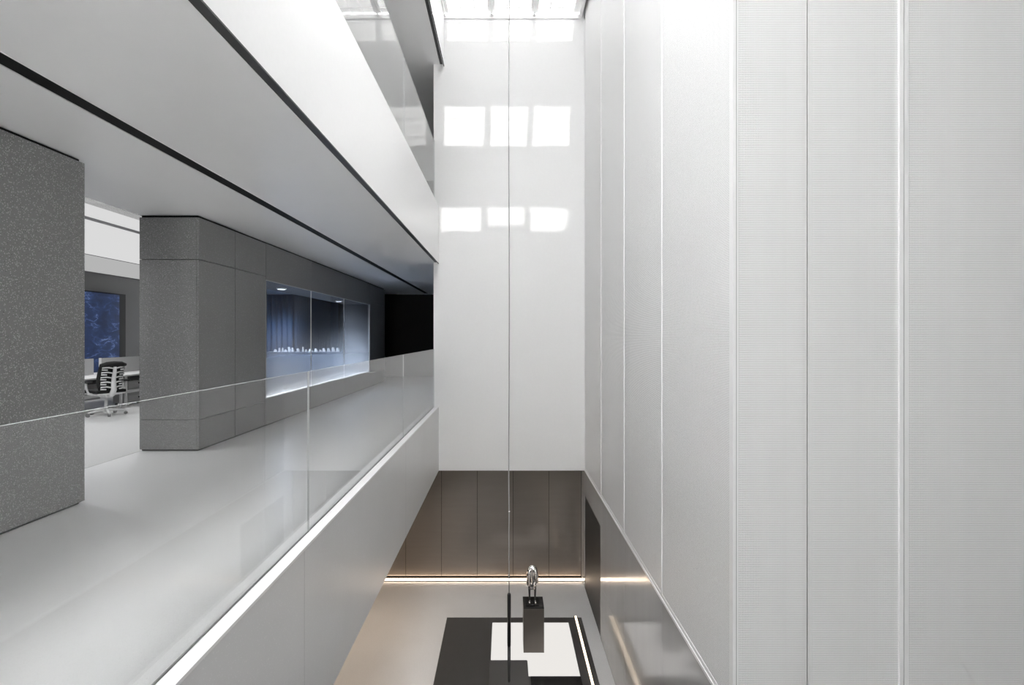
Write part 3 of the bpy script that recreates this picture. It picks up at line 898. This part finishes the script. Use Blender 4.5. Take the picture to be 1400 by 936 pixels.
def desk(y0, y1, label, slabel):
    r = empty('office_desk', (-8.95, (y0 + y1) / 2, ZF))
    box('desk_top', -9.6, -8.3, y0, y1, ZF + 0.69, ZF + 0.72, M['desk_white'], r, 0.003)
    box('cable_tray', -8.75, -8.5, y0 + 0.1, y1 - 0.1, ZF + 0.58, ZF + 0.66, M['desk_dark'], r)
    box('modesty_panel', -8.9, -8.87, y0 + 0.08, y1 - 0.08, ZF + 0.2, ZF + 0.66, M['drawer'], r)
    box('cross_beam', -8.48, -8.44, y0 + 0.06, y1 - 0.06, ZF + 0.30, ZF + 0.36, M['desk_white'], r)
    for yy in (y0 + 0.03, y1 - 0.07):
        for x in (-9.55, -8.46):
            box('leg', x, x + 0.04, yy, yy + 0.04, ZF, ZF + 0.69, M['desk_white'], r)
    tag(r, label, 'desk', 'office bench desks')
    d = empty('drawer_unit', (-8.66, y0 + 0.45, ZF))
    box('body', -8.85, -8.52, y0 + 0.2, y0 + 0.62, ZF + 0.06, ZF + 0.56, M['drawer'], d, 0.004)
    for q in range(3):
        f = box('drawer_front', -8.52, -8.505, y0 + 0.205, y0 + 0.615, ZF + 0.07 + q * 0.163, ZF + 0.225 + q * 0.163, M['drawer'], d, 0.003)
        box('handle', -8.505, -8.49, y0 + 0.50, y0 + 0.58, ZF + 0.15 + q * 0.163, ZF + 0.18 + q * 0.163, M['black'], f)
    for yy in (y0 + 0.24, y0 + 0.58):
        for x in (-8.8, -8.57):
            box('caster', x - 0.02, x + 0.02, yy - 0.015, yy + 0.015, ZF, ZF + 0.06, M['caster'], d)
    tag(d, 'pale grey three-drawer unit under the ' + slabel, 'drawers', 'drawer units under the desks')
    p = empty('desk_screen', (-9.0, (y0 + y1) / 2, ZF + 0.72))
    box('fabric_panel', -9.015, -8.985, y0 + 0.05, y1 - 0.11, ZF + 0.735, ZF + 1.08, M['desk_grey'], p, 0.003)
    box('edge_strip', -9.018, -8.982, y0 + 0.02, y0 + 0.05, ZF + 0.725, ZF + 1.085, M['desk_white'], p)
    for yy in (y0 + 0.3, y1 - 0.3):
        box('clamp', -9.02, -8.98, yy, yy + 0.05, ZF + 0.72, ZF + 0.735, M['desk_white'], p)
    tag(p, 'grey upright desk screen on the ' + slabel, 'desk screen', 'desk screens')
desk(9.0, 10.68, 'white office desk behind the chair, cut off by the near stone wall', 'desk beside the near stone wall')
desk(10.72, 12.4, 'white office desk running behind the stone wall end', 'desk beside the stone wall end')

def office_chair(x, y, rz):
    r = empty('office_chair', (x, y, ZF), rz)
    W, B = M['chair_white'], M['chair_black']
    b = lathe_obj('base_hub', [(0.0, 0.06), (0.05, 0.06), (0.055, 0.1), (0.035, 0.13), (0.0, 0.13)], W, r)
    for k in range(5):
        a = 2 * math.pi * k / 5 + 0.35
        c, s = math.cos(a), math.sin(a)
        leg = tube_obj('base_leg', [(0.03 * c, 0.03 * s, 0.105), (0.17 * c, 0.17 * s, 0.1), (0.31 * c, 0.31 * s, 0.075)], [0.028, 0.022, 0.017], W, r, 10)
        me = tube([(0.31 * c - 0.022 * s, 0.31 * s + 0.022 * c, 0.03), (0.31 * c + 0.022 * s, 0.31 * s - 0.022 * c, 0.03)], 0.03, 14)
        link('caster', me, M['caster'], leg)
    tube_obj('gas_column', [(0, 0, 0.12), (0, 0, 0.3), (0, 0, 0.301), (0, 0, 0.40)], [0.03, 0.03, 0.02, 0.02], W, r)
    lbox('mechanism', -0.12, 0.1, -0.07, 0.07, 0.36, 0.42, W, r, 0.01)
    lbox('seat_pan', -0.2, 0.25, -0.24, 0.24, 0.42, 0.45, W, r, 0.012)
    lbox('seat_cushion', -0.2, 0.28, -0.255, 0.255, 0.45, 0.51, B, r, 0.02)
    # back: thin curved black sheet
    prof = [(-0.20, 0.50), (-0.185, 0.58), (-0.175, 0.66), (-0.19, 0.75), (-0.215, 0.85), (-0.245, 0.94), (-0.28, 1.02)]
    wid = [0.19, 0.21, 0.225, 0.225, 0.22, 0.215, 0.21]
    vs, fs = [], []
    nu = 8
    for (px, pz), wv in zip(prof, wid):
        for j in range(nu + 1):
            t = j / nu * 2 - 1
            vs.append((px + 0.05 * t * t, wv * t, pz))
    for i in range(len(prof) - 1):
        for j in range(nu):
            q = i * (nu + 1) + j
            fs.append((q, q + 1, q + nu + 2, q + nu + 1))
    me = bpy.data.meshes.new('backrest')
    me.from_pydata(vs, [], fs)
    for p in me.polygons:
        p.use_smooth = True
    o = link('backrest', me, B, r)
    so = o.modifiers.new('pad', 'SOLIDIFY')
    so.thickness = 0.025
    so.offset = 1
    # padded top roll
    tube_obj('head_roll', [(-0.245, -0.215, 1.0), (-0.29, -0.12, 1.02), (-0.30, 0, 1.025), (-0.29, 0.12, 1.02), (-0.245, 0.215, 1.0)], [0.03, 0.05, 0.055, 0.05, 0.03], B, r, 14)
    # central spine
    tube_obj('spine', [(-0.10, 0, 0.40), (-0.22, 0, 0.43), (-0.285, 0, 0.52), (-0.275, 0, 0.64), (-0.275, 0, 0.74), (-0.31, 0, 0.86), (-0.325, 0, 0.97)], [0.04, 0.05, 0.046, 0.04, 0.036, 0.032, 0.026], W, r, 12)
    # ladder of bracket loops
    for q in range(5):
        z = 0.56 + q * 0.095
        px = -0.215 - 0.02 * max(0, q - 2) * 1.3
        for s in (-1, 1):
            tube_obj('bracket', [(px - 0.05, s * 0.02, z), (px - 0.035, s * 0.1, z + 0.02), (px + 0.0, s * 0.185, z + 0.015), (px + 0.002, s * 0.19, z - 0.025), (px - 0.03, s * 0.11, z - 0.03)], 0.014, W, r, 8)
    # arms
    for s in (-1, 1):
        tube_obj('arm_post', [(-0.05, s * 0.2, 0.43), (-0.02, s * 0.30, 0.45), (0.02, s * 0.32, 0.56), (0.02, s * 0.32, 0.66)], [0.025, 0.025, 0.024, 0.022], W, r, 10)
        lbox('arm_pad', -0.12, 0.16, s * 0.32 - 0.045, s * 0.32 + 0.045, 0.66, 0.69, B, r, 0.012)
    tag(r, 'white framed swivel chair with black back in the office opening', 'office chair')
office_chair(-7.93, 9.62, math.pi - 0.45)
